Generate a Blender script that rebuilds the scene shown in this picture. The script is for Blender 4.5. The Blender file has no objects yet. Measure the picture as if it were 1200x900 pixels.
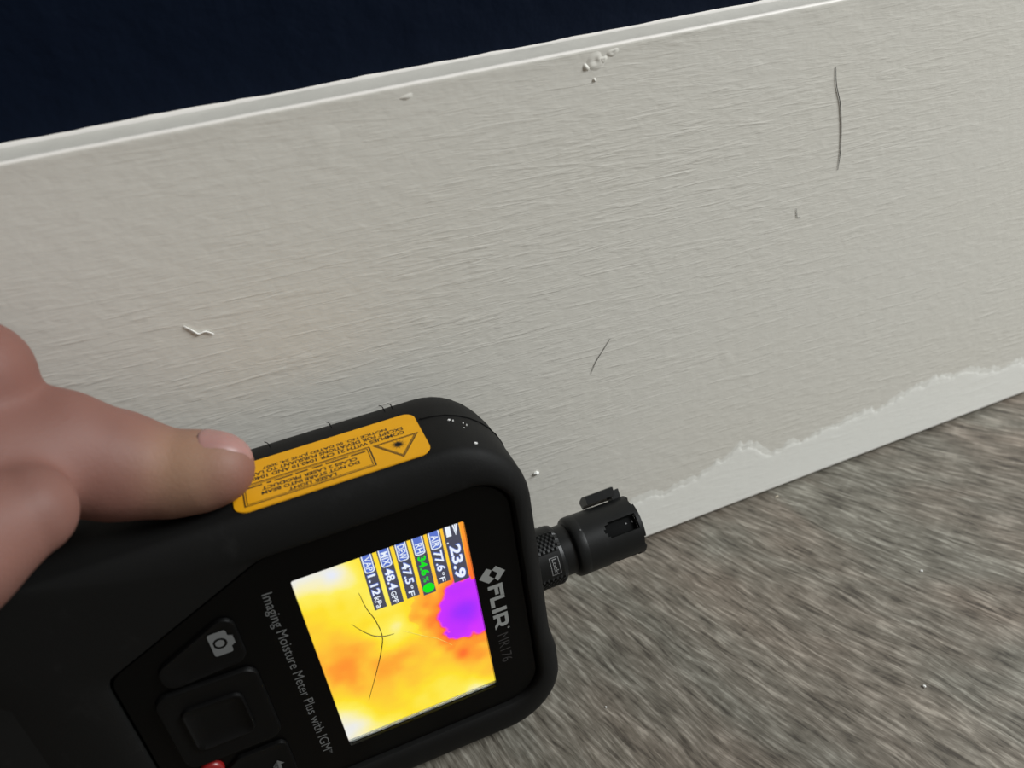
import bpy, bmesh, math, random
import numpy as np
from mathutils import Vector, Matrix

random.seed(7)
rng = np.random.default_rng(7)
scene = bpy.context.scene
COL = scene.collection
MM = 0.001

# ------------------------------------------------------------------ camera
R_CAM = np.array([[0.9202, -0.3829, -0.0820],      # camera right
                  [-0.2854, -0.5124, -0.8099],     # camera down
                  [0.2681, 0.7687, -0.5808]])      # viewing direction
CAM_POS = np.array([0.0, -144.28, 178.66]) * MM
r_, d_, f_ = [Vector(v).normalized() for v in R_CAM]
cam_data = bpy.data.cameras.new('camera')
cam = bpy.data.objects.new('camera', cam_data)
COL.objects.link(cam)
cm = Matrix((( r_.x, -d_.x, -f_.x, CAM_POS[0]),
             ( r_.y, -d_.y, -f_.y, CAM_POS[1]),
             ( r_.z, -d_.z, -f_.z, CAM_POS[2]),
             (0, 0, 0, 1)))
cam.matrix_world = cm
cam_data.sensor_width = 36.0
cam_data.lens = 36.0 * 950 / 1200
cam_data.clip_start = 0.004
cam_data.clip_end = 50
cam_data.dof.use_dof = True
cam_data.dof.focus_distance = 0.178
cam_data.dof.aperture_fstop = 19.0
scene.camera = cam

# ------------------------------------------------------------------ world, lights, exposure
world = bpy.data.worlds.new('room_light')
scene.world = world
world.use_nodes = True
bg = world.node_tree.nodes['Background']
bg.inputs['Color'].default_value = (1.0, 0.925, 0.845, 1)
bg.inputs['Strength'].default_value = 0.20


def area_light(name, loc, target, size, power, color):
    l = bpy.data.lights.new(name, 'AREA')
    l.shape = 'RECTANGLE'
    l.size, l.size_y = size
    l.energy = power
    l.color = color
    o = bpy.data.objects.new(name, l)
    COL.objects.link(o)
    o.location = loc
    o.rotation_euler = (Vector(target) - Vector(loc)).to_track_quat('-Z', 'Y').to_euler()
    return o


area_light('room_lamp', (1.0, -0.50, 0.86), (0.1, 0, 0.05), (0.55, 0.55), 21.0, (0.965, 1.0, 1.01))

scene.view_settings.view_transform = 'Standard'
scene.view_settings.look = 'None'
scene.view_settings.exposure = 0.0
scene.view_settings.gamma = 1.0
scene.view_settings.use_curve_mapping = False


# ------------------------------------------------------------------ helpers
def srgb(r, g, b):
    def c(v):
        v /= 255.0
        return v / 12.92 if v <= 0.04045 else ((v + 0.055) / 1.055) ** 2.4
    return (c(r), c(g), c(b), 1.0)


class NT:
    """small node-tree writer"""
    def __init__(self, name):
        self.m = bpy.data.materials.new(name)
        self.m.use_nodes = True
        self.t = self.m.node_tree
        self.b = self.t.nodes['Principled BSDF']

    def n(self, typ, **kw):
        node = self.t.nodes.new(typ)
        for k, v in kw.items():
            setattr(node, k, v)
        return node

    def l(self, a, b):
        self.t.links.new(a, b)

    def math(self, op, a, b=None, c=None):
        node = self.n('ShaderNodeMath', operation=op)
        for i, v in enumerate((a, b, c)):
            if v is None:
                continue
            if isinstance(v, (int, float)):
                node.inputs[i].default_value = v
            else:
                self.l(v, node.inputs[i])
        return node.outputs[0]

    def noise(self, vec, scale, detail=3, rough=0.55, dist=0.0):
        node = self.n('ShaderNodeTexNoise')
        node.inputs['Scale'].default_value = scale
        node.inputs['Detail'].default_value = detail
        node.inputs['Roughness'].default_value = rough
        node.inputs['Distortion'].default_value = dist
        if vec is not None:
            self.l(vec, node.inputs['Vector'])
        return node.outputs['Fac']

    def coord(self):
        return self.n('ShaderNodeTexCoord').outputs['Object']

    def mapping(self, vec, scale=(1, 1, 1), rot=(0, 0, 0)):
        node = self.n('ShaderNodeMapping')
        node.inputs['Scale'].default_value = scale
        node.inputs['Rotation'].default_value = rot
        self.l(vec, node.inputs['Vector'])
        return node.outputs[0]

    def ramp(self, fac, stops, interp='LINEAR'):
        node = self.n('ShaderNodeValToRGB')
        node.color_ramp.interpolation = interp
        e = node.color_ramp.elements
        while len(e) < len(stops):
            e.new(0.5)
        for el, (p, c) in zip(e, stops):
            el.position = p
            el.color = c if len(c) == 4 else (*c, 1)
        self.l(fac, node.inputs['Fac'])
        return node.outputs['Color']

    def mix(self, fac, a, b, blend='MIX'):
        node = self.n('ShaderNodeMix', data_type='RGBA', blend_type=blend)
        for sock, v in ((node.inputs[0], fac), (node.inputs[6], a), (node.inputs[7], b)):
            if isinstance(v, (int, float)):
                sock.default_value = v
            elif isinstance(v, tuple):
                sock.default_value = v
            else:
                self.l(v, sock)
        return node.outputs[2]

    def bump(self, h, dist, strength=1.0, normal=None):
        node = self.n('ShaderNodeBump')
        node.inputs['Distance'].default_value = dist
        node.inputs['Strength'].default_value = strength
        self.l(h, node.inputs['Height'])
        if normal is not None:
            self.l(normal, node.inputs['Normal'])
        return node.outputs[0]

    def set(self, **kw):
        for k, v in kw.items():
            s = self.b.inputs[k.replace('_', ' ')]
            if isinstance(v, (int, float, tuple)):
                s.default_value = v
            else:
                self.l(v, s)
        return self


def plain(name, color, rough=0.5, spec=0.5, metal=0.0):
    t = NT(name)
    t.set(Base_Color=color, Roughness=rough, Metallic=metal)
    t.b.inputs['Specular IOR Level'].default_value = spec
    return t.m


def glow(name, color, strength=1.0):
    t = NT(name)
    t.set(Base_Color=(0.0, 0.0, 0.0, 1), Roughness=0.4)
    t.b.inputs['Specular IOR Level'].default_value = 0.1
    t.b.inputs['Emission Color'].default_value = color
    t.b.inputs['Emission Strength'].default_value = strength
    return t.m


def mesh_obj(name, verts, faces, mat, parent=None, smooth=None, scale=MM):
    me = bpy.data.meshes.new(name)
    me.from_pydata([tuple(float(c) * scale for c in v) for v in verts], [], faces)
    me.update()
    bm = bmesh.new()
    bm.from_mesh(me)
    bmesh.ops.recalc_face_normals(bm, faces=bm.faces)
    bm.to_mesh(me)
    bm.free()
    return link_mesh(name, me, mat, parent, smooth)


def link_mesh(name, me, mat, parent=None, smooth=None):
    if mat is not None:
        me.materials.clear()
        me.materials.append(mat)
    if smooth is not None:
        for p in me.polygons:
            p.use_smooth = True
        me.set_sharp_from_angle(angle=math.radians(smooth))
    o = bpy.data.objects.new(name, me)
    COL.objects.link(o)
    if parent is not None:
        o.parent = parent
    return o


def tag(o, label, cat, group=None):
    o['label'] = label
    o['category'] = cat
    if group:
        o['group'] = group
    return o


def tube(path, radii, seg=8):
    """tapered tube along a list of points"""
    path = [np.array(p, float) for p in path]
    if isinstance(radii, (int, float)):
        radii = [radii] * len(path)
    V, Fc = [], []
    for i, p in enumerate(path):
        a = path[max(i - 1, 0)]
        b = path[min(i + 1, len(path) - 1)]
        t = b - a
        t /= np.linalg.norm(t)
        u = np.cross(t, (0.13, 0.31, 0.94))
        u /= np.linalg.norm(u)
        w = np.cross(t, u)
        for k in range(seg):
            an = 2 * math.pi * k / seg
            V.append(p + radii[i] * (math.cos(an) * u + math.sin(an) * w))
    for i in range(len(path) - 1):
        for k in range(seg):
            Fc.append((i * seg + k, i * seg + (k + 1) % seg, (i + 1) * seg + (k + 1) % seg, (i + 1) * seg + k))
    Fc.append(tuple(range(seg)))
    Fc.append(tuple((len(path) - 1) * seg + k for k in range(seg)))
    return V, Fc


def spline(pts, n=8):
    """Catmull-Rom through the points"""
    P = [np.array(p, float) for p in pts]
    P = [2 * P[0] - P[1]] + P + [2 * P[-1] - P[-2]]
    out = []
    for i in range(1, len(P) - 2):
        for k in range(n):
            t = k / n
            a, b, c, d = P[i - 1], P[i], P[i + 1], P[i + 2]
            out.append(0.5 * (2 * b + (c - a) * t + (2 * a - 5 * b + 4 * c - d) * t * t + (3 * b - a - 3 * c + d) * t ** 3))
    out.append(P[-2])
    return out


def rounded_poly(corners, arc=10, edge=8):
    """corners: (x, y, r); CCW or CW; returns closed list with a fixed count per corner"""
    n = len(corners)
    arcs = []
    for i, (x, y, r) in enumerate(corners):
        p = np.array((x, y), float)
        a = np.array(corners[i - 1][:2], float) - p
        b = np.array(corners[(i + 1) % n][:2], float) - p
        a /= np.linalg.norm(a)
        b /= np.linalg.norm(b)
        half = math.acos(np.clip(a @ b, -1, 1)) / 2
        t = r / math.tan(half)
        bis = (a + b) / np.linalg.norm(a + b)
        c = p + bis * r / math.sin(half)
        s, e = p + a * t - c, p + b * t - c
        a0 = math.atan2(s[1], s[0])
        da = (math.atan2(e[1], e[0]) - a0 + math.pi) % (2 * math.pi) - math.pi
        arcs.append([c + r * np.array((math.cos(a0 + da * k / arc), math.sin(a0 + da * k / arc))) for k in range(arc + 1)])
    out = []
    for i in range(n):
        out += arcs[i]
        q0, q1 = arcs[i][-1], arcs[(i + 1) % n][0]
        out += [q0 + (q1 - q0) * k / edge for k in range(1, edge)]
    return out


def loft(rings, cap0=True, cap1=True):
    n = len(rings[0])
    V = [p for r in rings for p in r]
    Fc = []
    for i in range(len(rings) - 1):
        for k in range(n):
            Fc.append((i * n + k, i * n + (k + 1) % n, (i + 1) * n + (k + 1) % n, (i + 1) * n + k))
    if cap0:
        Fc.append(tuple(range(n))[::-1])
    if cap1:
        Fc.append(tuple((len(rings) - 1) * n + k for k in range(n)))
    return V, Fc


def vnoise1(x, seed=0):
    """smooth 1-D value noise"""
    r = np.random.default_rng(seed).random(4096)
    x = np.asarray(x, float) + 1000
    i = np.floor(x).astype(int)
    f = x - i
    f = f * f * (3 - 2 * f)
    return r[i % 4096] * (1 - f) + r[(i + 1) % 4096] * f


def vnoise2(x, y, seed=0):
    r = np.random.default_rng(seed).random((256, 256))
    x = np.asarray(x, float) + 1000
    y = np.asarray(y, float) + 1000
    i, j = np.floor(x).astype(int), np.floor(y).astype(int)
    fx, fy = x - i, y - j
    fx, fy = fx * fx * (3 - 2 * fx), fy * fy * (3 - 2 * fy)
    g = lambda a, b: r[a % 256, b % 256]
    return (g(i, j) * (1 - fx) + g(i + 1, j) * fx) * (1 - fy) + (g(i, j + 1) * (1 - fx) + g(i + 1, j + 1) * fx) * fy


# ------------------------------------------------------------------ materials of the room
def board_paint(name, color, brush=1.0):
    t = NT(name)
    co = t.coord()
    tilt = t.mapping(co, rot=(0, math.radians(-2.5), 0))
    strokes = t.noise(t.mapping(tilt, (62, 60, 560)), 1.0, 3, 0.6, 0.35)
    orange = t.noise(t.mapping(co, (260, 260, 420)), 1.0, 2, 0.5, 0.2)
    patch = t.noise(t.mapping(co, (7, 7, 11)), 1.0, 2)
    amp = t.math('MULTIPLY_ADD', patch, 2.4, -0.55)
    amp = t.math('MAXIMUM', amp, 0.12)
    # clumped ridges: sharpen the stroke noise
    ridge = t.math('POWER', t.math('MULTIPLY', t.math('ABSOLUTE', t.math('SUBTRACT', strokes, 0.5)), 3.0), 1.3)
    h = t.math('MULTIPLY', ridge, amp)
    h = t.math('MULTIPLY_ADD', orange, 0.75, h)
    spots = t.noise(t.mapping(co, (75, 75, 95)), 1.0, 1, 0.4)
    spots = t.math('MULTIPLY', t.math('MAXIMUM', t.math('SUBTRACT', spots, 0.72), 0.0), 5.0)
    h = t.math('ADD', h, spots)
    nrm = t.bump(h, 0.00015 * brush, 1.0)
    tint = t.noise(t.mapping(co, (16, 16, 22)), 1.0, 3)
    c2 = tuple(v * k for v, k in zip(color[:3], (0.965, 0.955, 0.93))) + (1,)
    t.set(Base_Color=t.mix(tint, color, c2), Roughness=0.48, Normal=nrm)
    t.b.inputs['Specular IOR Level'].default_value = 0.35
    return t.m


M_BOARD = board_paint('white_brushed_paint', (0.675, 0.66, 0.61, 1))
M_TOUCH = board_paint('fresh_white_paint', (0.83, 0.835, 0.80, 1), 0.5)
M_TOUCH2 = board_paint('thin_white_paint', (0.745, 0.745, 0.705, 1), 0.7)
M_CAULK_GLINT = board_paint('caulk_and_edge_glint', (0.83, 0.80, 0.76, 1), 0.4)  # white caulk at the wall; front top edge has its highlight put into the colour


def navy_paint():
    t = NT('navy_wall_paint')
    co = t.coord()
    n1 = t.noise(t.mapping(co, (160, 160, 160)), 1.0, 3, 0.55)
    n2 = t.noise(t.mapping(co, (45, 45, 45)), 1.0, 3)
    h = t.math('MULTIPLY_ADD', n2, 1.6, n1)
    t.set(Base_Color=t.mix(n2, (0.0026, 0.0054, 0.0135, 1), (0.0036, 0.0070, 0.0165, 1)), Roughness=0.55,
          Normal=t.bump(h, 0.0006, 0.8))
    t.b.inputs['Specular IOR Level'].default_value = 0.05
    return t.m


def plank_wood():
    t = NT('grey_brown_wood_plank')
    co = t.coord()
    sep = t.n('ShaderNodeSeparateXYZ')
    t.l(co, sep.inputs[0])
    # the figure of the board fans out slightly: angle and radius about a far point
    dx = t.math('SUBTRACT', sep.outputs[0], -0.068)
    dy = t.math('SUBTRACT', sep.outputs[1], 0.353)
    ang = t.math('ARCTAN2', dy, dx)
    rad = t.math('SQRT', t.math('ADD', t.math('MULTIPLY', dx, dx), t.math('MULTIPLY', dy, dy)))
    comb = t.n('ShaderNodeCombineXYZ')
    t.l(t.math('MULTIPLY', ang, 0.42), comb.inputs[0])
    t.l(rad, comb.inputs[1])
    v = comb.outputs[0]
    warp = t.noise(t.mapping(v, (60, 22, 1)), 1.0, 2)
    comb2 = t.n('ShaderNodeCombineXYZ')
    t.l(t.math('MULTIPLY_ADD', warp, 0.0065, t.math('MULTIPLY', ang, 0.42)), comb2.inputs[0])
    t.l(rad, comb2.inputs[1])
    v = comb2.outputs[0]
    fine = t.noise(t.mapping(v, (950, 115, 1)), 1.0, 3, 0.6, 0.15)
    mid = t.noise(t.mapping(v, (360, 70, 1)), 1.0, 3, 0.55, 0.4)
    big = t.noise(t.mapping(v, (34, 13, 1)), 1.0, 3, 0.55, 0.5)
    saw = t.noise(t.mapping(v, (50, 700, 1)), 1.0, 2, 0.5)
    f = t.math('MULTIPLY_ADD', mid, 0.32, t.math('MULTIPLY', fine, 0.72))
    f = t.math('MULTIPLY_ADD', saw, 0.08, f)
    f = t.math('SUBTRACT', f, 0.045)
    tone = t.ramp(f, [(0.37, (0.052, 0.046, 0.037)), (0.455, (0.112, 0.102, 0.084)),
                      (0.525, (0.150, 0.139, 0.117)), (0.585, (0.205, 0.193, 0.166)), (0.66, (0.30, 0.287, 0.252))])
    pink = t.ramp(big, [(0.40, (1.0, 1.0, 0.97)), (0.66, (1.14, 1.01, 0.95))])
    pores = t.noise(t.mapping(v, (900, 42, 1)), 1.0, 2, 0.5, 0.2)
    pore = t.ramp(pores, [(0.70, (1, 1, 1)), (0.78, (0.45, 0.43, 0.40))])
    col = t.mix(1.0, tone, pink, 'MULTIPLY')
    col = t.mix(1.0, col, pore, 'MULTIPLY')
    shade = t.ramp(t.noise(t.mapping(v, (22, 7, 1)), 1.0, 2), [(0.3, (0.78, 0.78, 0.78)), (0.7, (1.18, 1.18, 1.18))])
    col = t.mix(1.0, col, shade, 'MULTIPLY')
    t.set(Base_Color=col, Roughness=t.math('MULTIPLY_ADD', fine, -0.22, 0.60), Normal=t.bump(f, 0.00035, 0.6))
    t.b.inputs['Specular IOR Level'].default_value = 0.4
    return t.m


M_NAVY = navy_paint()
M_WOOD = plank_wood()
M_SUB = plain('dark_underlay', (0.03, 0.028, 0.025, 1), 0.9)


def structure(o):
    o['kind'] = 'structure'
    return o


def box(x0, x1, y0, y1, z0, z1):
    V = [(x, y, z) for x in (x0, x1) for y in (y0, y1) for z in (z0, z1)]
    Fc = [(0, 1, 3, 2), (4, 6, 7, 5), (0, 4, 5, 1), (2, 3, 7, 6), (0, 2, 6, 4), (1, 5, 7, 3)]
    return V, Fc


# ------------------------------------------------------------------ wall, floor, baseboard
WALL_Y = 9.4
structure(mesh_obj('wall_back', *box(-1800, 1800, WALL_Y, WALL_Y + 100, -5, 2400), M_NAVY))
floor = structure(mesh_obj('floor', *box(-1800, 1800, -1800, WALL_Y + 100, -25, -5.0), M_SUB))

# planks run obliquely to the wall; each is clipped where it slides under the baseboard
PA = math.radians(-66)
pd = np.array((math.cos(PA), math.sin(PA)))
pn = np.array((-math.sin(PA), math.cos(PA)))


def clip_poly(poly, y_max):
    out = []
    for i in range(len(poly)):
        a, b = poly[i - 1], poly[i]
        if (a[1] <= y_max) != (b[1] <= y_max):
            t = (y_max - a[1]) / (b[1] - a[1])
            out.append(a + (b - a) * t)
        if b[1] <= y_max:
            out.append(b)
    return out


W, Lp, GAP = 242.0, 1220.0, 0.35
for row in range(-4, 5):
    off = (row * 437) % Lp - 640
    for seg in range(-1, 2):
        n0 = -22 + row * W + GAP
        n1 = n0 + W - 2 * GAP
        l0 = off + seg * Lp + GAP
        if row == 0:
            l0 = -420 + seg * Lp + GAP
        l1 = l0 + Lp - 2 * GAP
        rect = [pd * l0 + pn * n0, pd * l1 + pn * n0, pd * l1 + pn * n1, pd * l0 + pn * n1]
        poly = clip_poly(rect, 7.0)
        if len(poly) < 3:
            continue
        c = sum(poly) / len(poly)
        ins = [p + (c - p) / np.linalg.norm(c - p) * 0.9 for p in poly]
        rings = [[(p[0], p[1], -5.0) for p in poly], [(p[0], p[1], -0.5) for p in poly], [(p[0], p[1], 0.0) for p in ins]]
        mesh_obj('plank', *loft(rings), M_WOOD, floor)

# baseboard: flat painted board with an eased top edge and a shadow gap above the floor
H = 140.0
X0, X1, NX = -420.0, 640.0, 424
xs = np.linspace(X0, X1, NX)
prof = [(3.0, 0.0), (3.0, 1.4), (0.25, 1.4), (0.0, 1.8)]
for z in np.linspace(6, 134, 12):
    prof.append((0.0, z))
prof += [(0.0, H - 1.2), (-0.04, H - 0.7), (0.0, H - 0.35), (0.15, H - 0.1), (0.4, H + 0.02), (0.8, H + 0.02), (1.4, H - 0.06),
         (5.0, H - 0.1), (WALL_Y - 1.2, H - 0.05), (WALL_Y - 0.5, H + 0.05), (WALL_Y - 0.15, H + 0.25), (WALL_Y + 0.02, H + 0.35), (WALL_Y + 0.02, 0.0)]
wob = 0.08 * (vnoise1(xs / 9, 3) - 0.5) + 0.07 * (vnoise1(xs / 2.3, 4) - 0.5)
wob2 = 0.30 * (vnoise1(xs / 14, 5) - 0.5) + 0.25 * (vnoise1(xs / 3.1, 6) - 0.5)
rings = []
for x, a, b in zip(xs, wob, wob2):
    ring = []
    for i, (y, z) in enumerate(prof):
        dz = a if H - 2 < z and y < 2 else (b if (y > WALL_Y - 1.0 and z > H) else 0)
        dy = a if (z > H - 1.2 and y < 1) else 0
        ring.append((x, y + dy, z + dz))
    rings.append(ring)
V, Fc = loft(rings)
board = structure(mesh_obj('baseboard_back', V, Fc, M_BOARD, smooth=50))
board.data.materials.append(M_CAULK_GLINT)
for p in board.data.polygons:
    if p.center.z > (H - 0.3) * MM and (p.center.y < 0.9 * MM or p.center.y > (WALL_Y - 0.9) * MM):
        p.material_index = 1

# whiter touch-up paint along the foot of the board, ragged upper edge, a quarter millimetre proud
ctrl_x = [-420, 30, 60, 75, 88, 96, 104, 112, 117, 122, 128, 137, 146, 156, 165, 178, 192, 206, 229, 260, 640]
ctrl_z = [13, 13, 15, 17, 17.5, 15.8, 18.0, 21.0, 25.0, 21.0, 17.2, 18.0, 17.9, 19.3, 18.8, 20.5, 23.0, 20.0, 14.5, 18, 15]
sx = np.linspace(-415, 635, 2600)
top = np.interp(sx, ctrl_x, ctrl_z)
top = top + 2.6 * (vnoise1(sx / 4.2, 11) - 0.5) + 1.6 * (vnoise1(sx / 1.5, 12) - 0.5) + 0.8 * (vnoise1(sx / 0.6, 13) - 0.5)
rings = []
for x, z in zip(sx, top):
    rings.append([(x, 0.05, 1.9), (x, -0.10, 2.0), (x, -0.10, z - 2.6), (x, -0.11, z - 1.3), (x, -0.06, z - 0.5), (x, 0.02, z)])
mesh_obj('touch_up_paint', *loft(rings), M_TOUCH, board, smooth=14)
# thinner smear of the same paint showing past the thick edge
top2 = top + 1.3 + 2.2 * (vnoise1(sx / 5.0, 15) - 0.45) + 1.0 * (vnoise1(sx / 1.1, 16) - 0.5)
rings = [[(x, 0.05, 1.9), (x, -0.03, 2.0), (x, -0.03, z - 0.6), (x, 0.02, z)] for x, z in zip(sx, top2)]
mesh_obj('touch_up_paint', *loft(rings), M_TOUCH2, board, smooth=14)


# paint drips at the upper edge (about x = 74 mm), each a small lobed bead of dried paint
def bead(name, x, z, rx, rz, h, mat, parent, rot=0.0, dent=0.0):
    V, Fc, n, m = [], [], 18, 7
    for j in range(m):
        q = 1 - j / (m - 1) * 0.97
        for k in range(n):
            t = 2 * math.pi * k / n
            wv = 1 + 0.16 * math.sin(2 * t + x) + 0.10 * math.sin(3 * t + 2 * z)
            u, w = rx * q * wv * math.cos(t), rz * q * wv * math.sin(t)
            hh = h * (1 - q * q) ** 1.5 * (1 - dent * math.exp(-(q / 0.45) ** 2))
            V.append((x + u * math.cos(rot) - w * math.sin(rot), -hh + 0.02, z + u * math.sin(rot) + w * math.cos(rot)))
    Fc.append(tuple((m - 1) * n + k for k in range(n)))
    for j in range(m - 1):
        for k in range(n):
            Fc.append((j * n + k, j * n + (k + 1) % n, (j + 1) * n + (k + 1) % n, (j + 1) * n + k))
    return mesh_obj(name, V, Fc, mat, parent, smooth=70)


for x, z, rx, rz, h, rot, dent in ((73.6, 137.4, 2.3, 1.7, 0.42, 0.4, .9), (71.6, 136.6, 0.75, 0.9, 0.40, 0.2, 0), (75.3, 137.4, 0.8, 0.9, 0.34, -0.6, .4),
                                   (77.4, 138.4, 1.3, 0.9, 0.34, 0.3, .7), (73.3, 134.0, 0.5, 0.4, 0.34, 0, 0), (36.0, 137.8, 1.7, 0.5, 0.22, 0.15, 0)):
    bead('paint_drip', x, z, rx, rz, h, M_BOARD, board, rot, dent)

# ------------------------------------------------------------------ moisture meter
R_DEV = np.array([[0.0102, 0.9998, -0.0141], [-0.0828, -0.0133, -0.9927], [-0.9927, 0.0114, 0.0826]])
u_, s_, vt_ = np.linalg.svd(R_DEV)
R_DEV = u_ @ vt_
T_DEV = np.array([9.12, -35.60, 43.63])
XL, XR, YT = -40.2, 41.6, 31.3                      # left side, right side, top of the housing (device mm)
BASE = np.array([XR, 0.0, -14.0])                    # where it rests on the floor


def D(p):
    return np.array(p, float) - BASE


def to_world(p):
    return R_DEV @ np.array(p, float) + T_DEV


meter = bpy.data.objects.new('moisture_meter', None)
COL.objects.link(meter)
meter.empty_display_size = 0.02
bw = to_world(BASE) * MM
mw = Matrix.Identity(4)
for i in range(3):
    for j in range(3):
        mw[i][j] = float(R_DEV[i, j])
    mw[i][3] = float(bw[i])
meter.matrix_world = mw
tag(meter, 'black handheld imaging moisture meter with glowing orange screen, stood on its side against the baseboard', 'moisture meter')


def dmesh(name, V, Fc, mat, parent=meter, smooth=None):
    return mesh_obj(name, [D(v) for v in V], Fc, mat, parent, smooth)


def rubber(name, color, rough, grain, spec=0.4):
    t = NT(name)
    co = t.coord()
    n = t.noise(t.mapping(co, (2600, 2600, 2600)), 1.0, 2)
    scuff = t.noise(t.mapping(co, (90, 140, 90)), 1.0, 4, 0.65)
    dust = t.ramp(scuff, [(0.60, color), (0.80, tuple(c * 2.0 for c in color[:3]) + (1,))])
    t.set(Base_Color=dust, Roughness=t.math('MULTIPLY_ADD', scuff, 0.2, rough - 0.1), Normal=t.bump(n, 0.00005 * grain, 0.6))
    t.b.inputs['Specular IOR Level'].default_value = spec
    return t.m


M_RUB = rubber('black_rubber', (0.0055, 0.0055, 0.0053, 1), 0.62, 1.0, 0.16)
M_GLOSS = plain('black_panel', (0.0012, 0.0012, 0.0012, 1), 0.3, 0.15)
M_KEY = rubber('black_key_rubber', (0.0020, 0.0020, 0.0020, 1), 0.5, 0.4, 0.18)
M_PLAST = rubber('black_moulded_plastic', (0.0065, 0.007, 0.007, 1), 0.40, 0.3, 0.30)
M_SEAM = plain('seam_black', (0.001, 0.001, 0.001, 1), 0.8, 0.1)
M_PRINT = plain('light_grey_print', (0.27, 0.28, 0.27, 1), 0.5)
M_PRINT2 = plain('mid_grey_print', (0.135, 0.14, 0.14, 1), 0.5)
M_PRINT3 = plain('dark_grey_print', (0.035, 0.034, 0.034, 1), 0.5)
M_FLECK = plain('white_paint_fleck', (0.8, 0.8, 0.78, 1), 0.6)

outer = rounded_poly([(XL, YT, 16.5), (XR, YT, 14.5), (XR, -58, 12), (34, -73, 8), (-33, -73, 8), (XL, -60, 12)])
inner = rounded_poly([(-31.3, 27.0, 8), (31.6, 27.0, 8), (31.6, -21, 9), (17, -51.5, 4), (-16, -51.5, 4), (-31.3, -20, 9)])
outer, inner = np.array(outer), np.array(inner)


def back_scale(y):
    t = np.clip((y + 55) / 11.0, 0, 1)
    t = t * t * (3 - 2 * t)
    return 0.50 + 0.50 * t


def bumper(p):
    """the right top corner carries a slightly thicker bumper"""
    t = np.clip((p[:, 0] - 17) / 4.0, 0, 1) * np.clip((p[:, 1] - 2) / 14.0, 0, 1)
    q = p.copy()
    c = np.array((0.0, -10.0))
    v = q - c
    v /= np.linalg.norm(v, axis=1)[:, None]
    return q + v * (1.15 * (t * t * (3 - 2 * t)))[:, None] * np.array((0.15, 1.0))


layers = [(-28, .60), (-27.5, .48), (-26, .35), (-23.5, .21), (-20.5, .10), (-17.5, .03), (-13, 0), (-7, 0), (-1.6, 0.0), (-0.6, .035), (0.2, .13), (0.9, .28),
          (1.4, .45), (1.7, .64), (1.75, .80), (1.55, .93), (1.1, .985), (0.0, 1.0), (-2.6, 1.0)]
rings = []
out_b = bumper(outer)
for z, s in layers:
    o_ = out_b if -24 < z < 2.2 else outer
    ring = o_ * (1 - s) + inner * s
    ys = ring[:, 1]
    zz = np.where((z < 0) & (s < 1), z * back_scale(ys), z)
    rings.append([(p[0], p[1], q) for p, q in zip(ring, zz)])
V, Fc = loft(rings, True, True)
housing = dmesh('housing', V, Fc, M_RUB, smooth=42)

# grip below the head
gout = np.array(rounded_poly([(-27, -55, 6), (27, -55, 6), (26, -166, 15), (-26, -166, 15)]))
gc = np.array((0.0, -110.0))
rings = []
for z, s in ((-14.5, .22), (-13.6, .1), (-11, .02), (-6, 0), (-2, .03), (0.2, .15), (1.0, .35)):
    ring = gc + (gout - gc) * (1 - s * np.array((1.0, .25)))
    rings.append([(p[0], p[1], z) for p in ring])
dmesh('grip', *loft(rings), M_RUB, smooth=45)

# front panel laid on the floor of the recess, with an opening over the display
ZP = 0.35
OPEN = (-23.6, 25.0, -16.75, 16.9)
pan = [((p - np.array((0.8, -12))) * 0.985 + np.array((0.8, -12))) for p in inner]
hole = np.array(rounded_poly([(OPEN[0], OPEN[3], .5), (OPEN[1], OPEN[3], .5), (OPEN[1], OPEN[2], .5), (OPEN[0], OPEN[2], .5)], 4, 4))
bm = bmesh.new()


def loop(pts, z):
    vs = [bm.verts.new(D((p[0], p[1], z)) * MM) for p in pts]
    return vs, [bm.edges.new((vs[i - 1], vs[i])) for i in range(len(vs))]


po, eo = loop(pan, ZP)
hi, ei = loop(hole, ZP)
bmesh.ops.triangle_fill(bm, use_beauty=True, use_dissolve=False, edges=eo + ei)
for f in list(bm.faces):
    c = f.calc_center_median() / MM
    c = np.array(c) + BASE
    if OPEN[0] + .05 < c[0] < OPEN[1] - .05 and OPEN[2] + .05 < c[1] < OPEN[3] - .05:
        bm.faces.remove(f)
hb = [bm.verts.new(D((p[0], p[1], ZP - 1.5)) * MM) for p in hole]
ob = [bm.verts.new(D((p[0], p[1], ZP - 0.3)) * MM) for p in pan]
for top_, bot in ((hi, hb), (po, ob)):
    for i in range(len(top_)):
        bm.faces.new((top_[i - 1], top_[i], bot[i], bot[i - 1]))
bmesh.ops.recalc_face_normals(bm, faces=bm.faces)
me = bpy.data.meshes.new('front_panel')
bm.to_mesh(me)
bm.free()
panel = link_mesh('front_panel', me, M_GLOSS, meter)

# ---- the display: a printed-pixel grid of thermal colours that gives off light
ZD = -1.0
DX0, DX1, DY0, DY1 = -24.6, 24.55, -16.9, 17.05
nx, ny = 196, 136
gx, gy = np.meshgrid(np.linspace(DX0, DX1, nx), np.linspace(DY0, DY1, ny), indexing='ij')


def blob(cx, cy, rx, ry):
    return np.exp(-(((gx - cx) / rx) ** 2 + ((gy - cy) / ry) ** 2))


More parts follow.
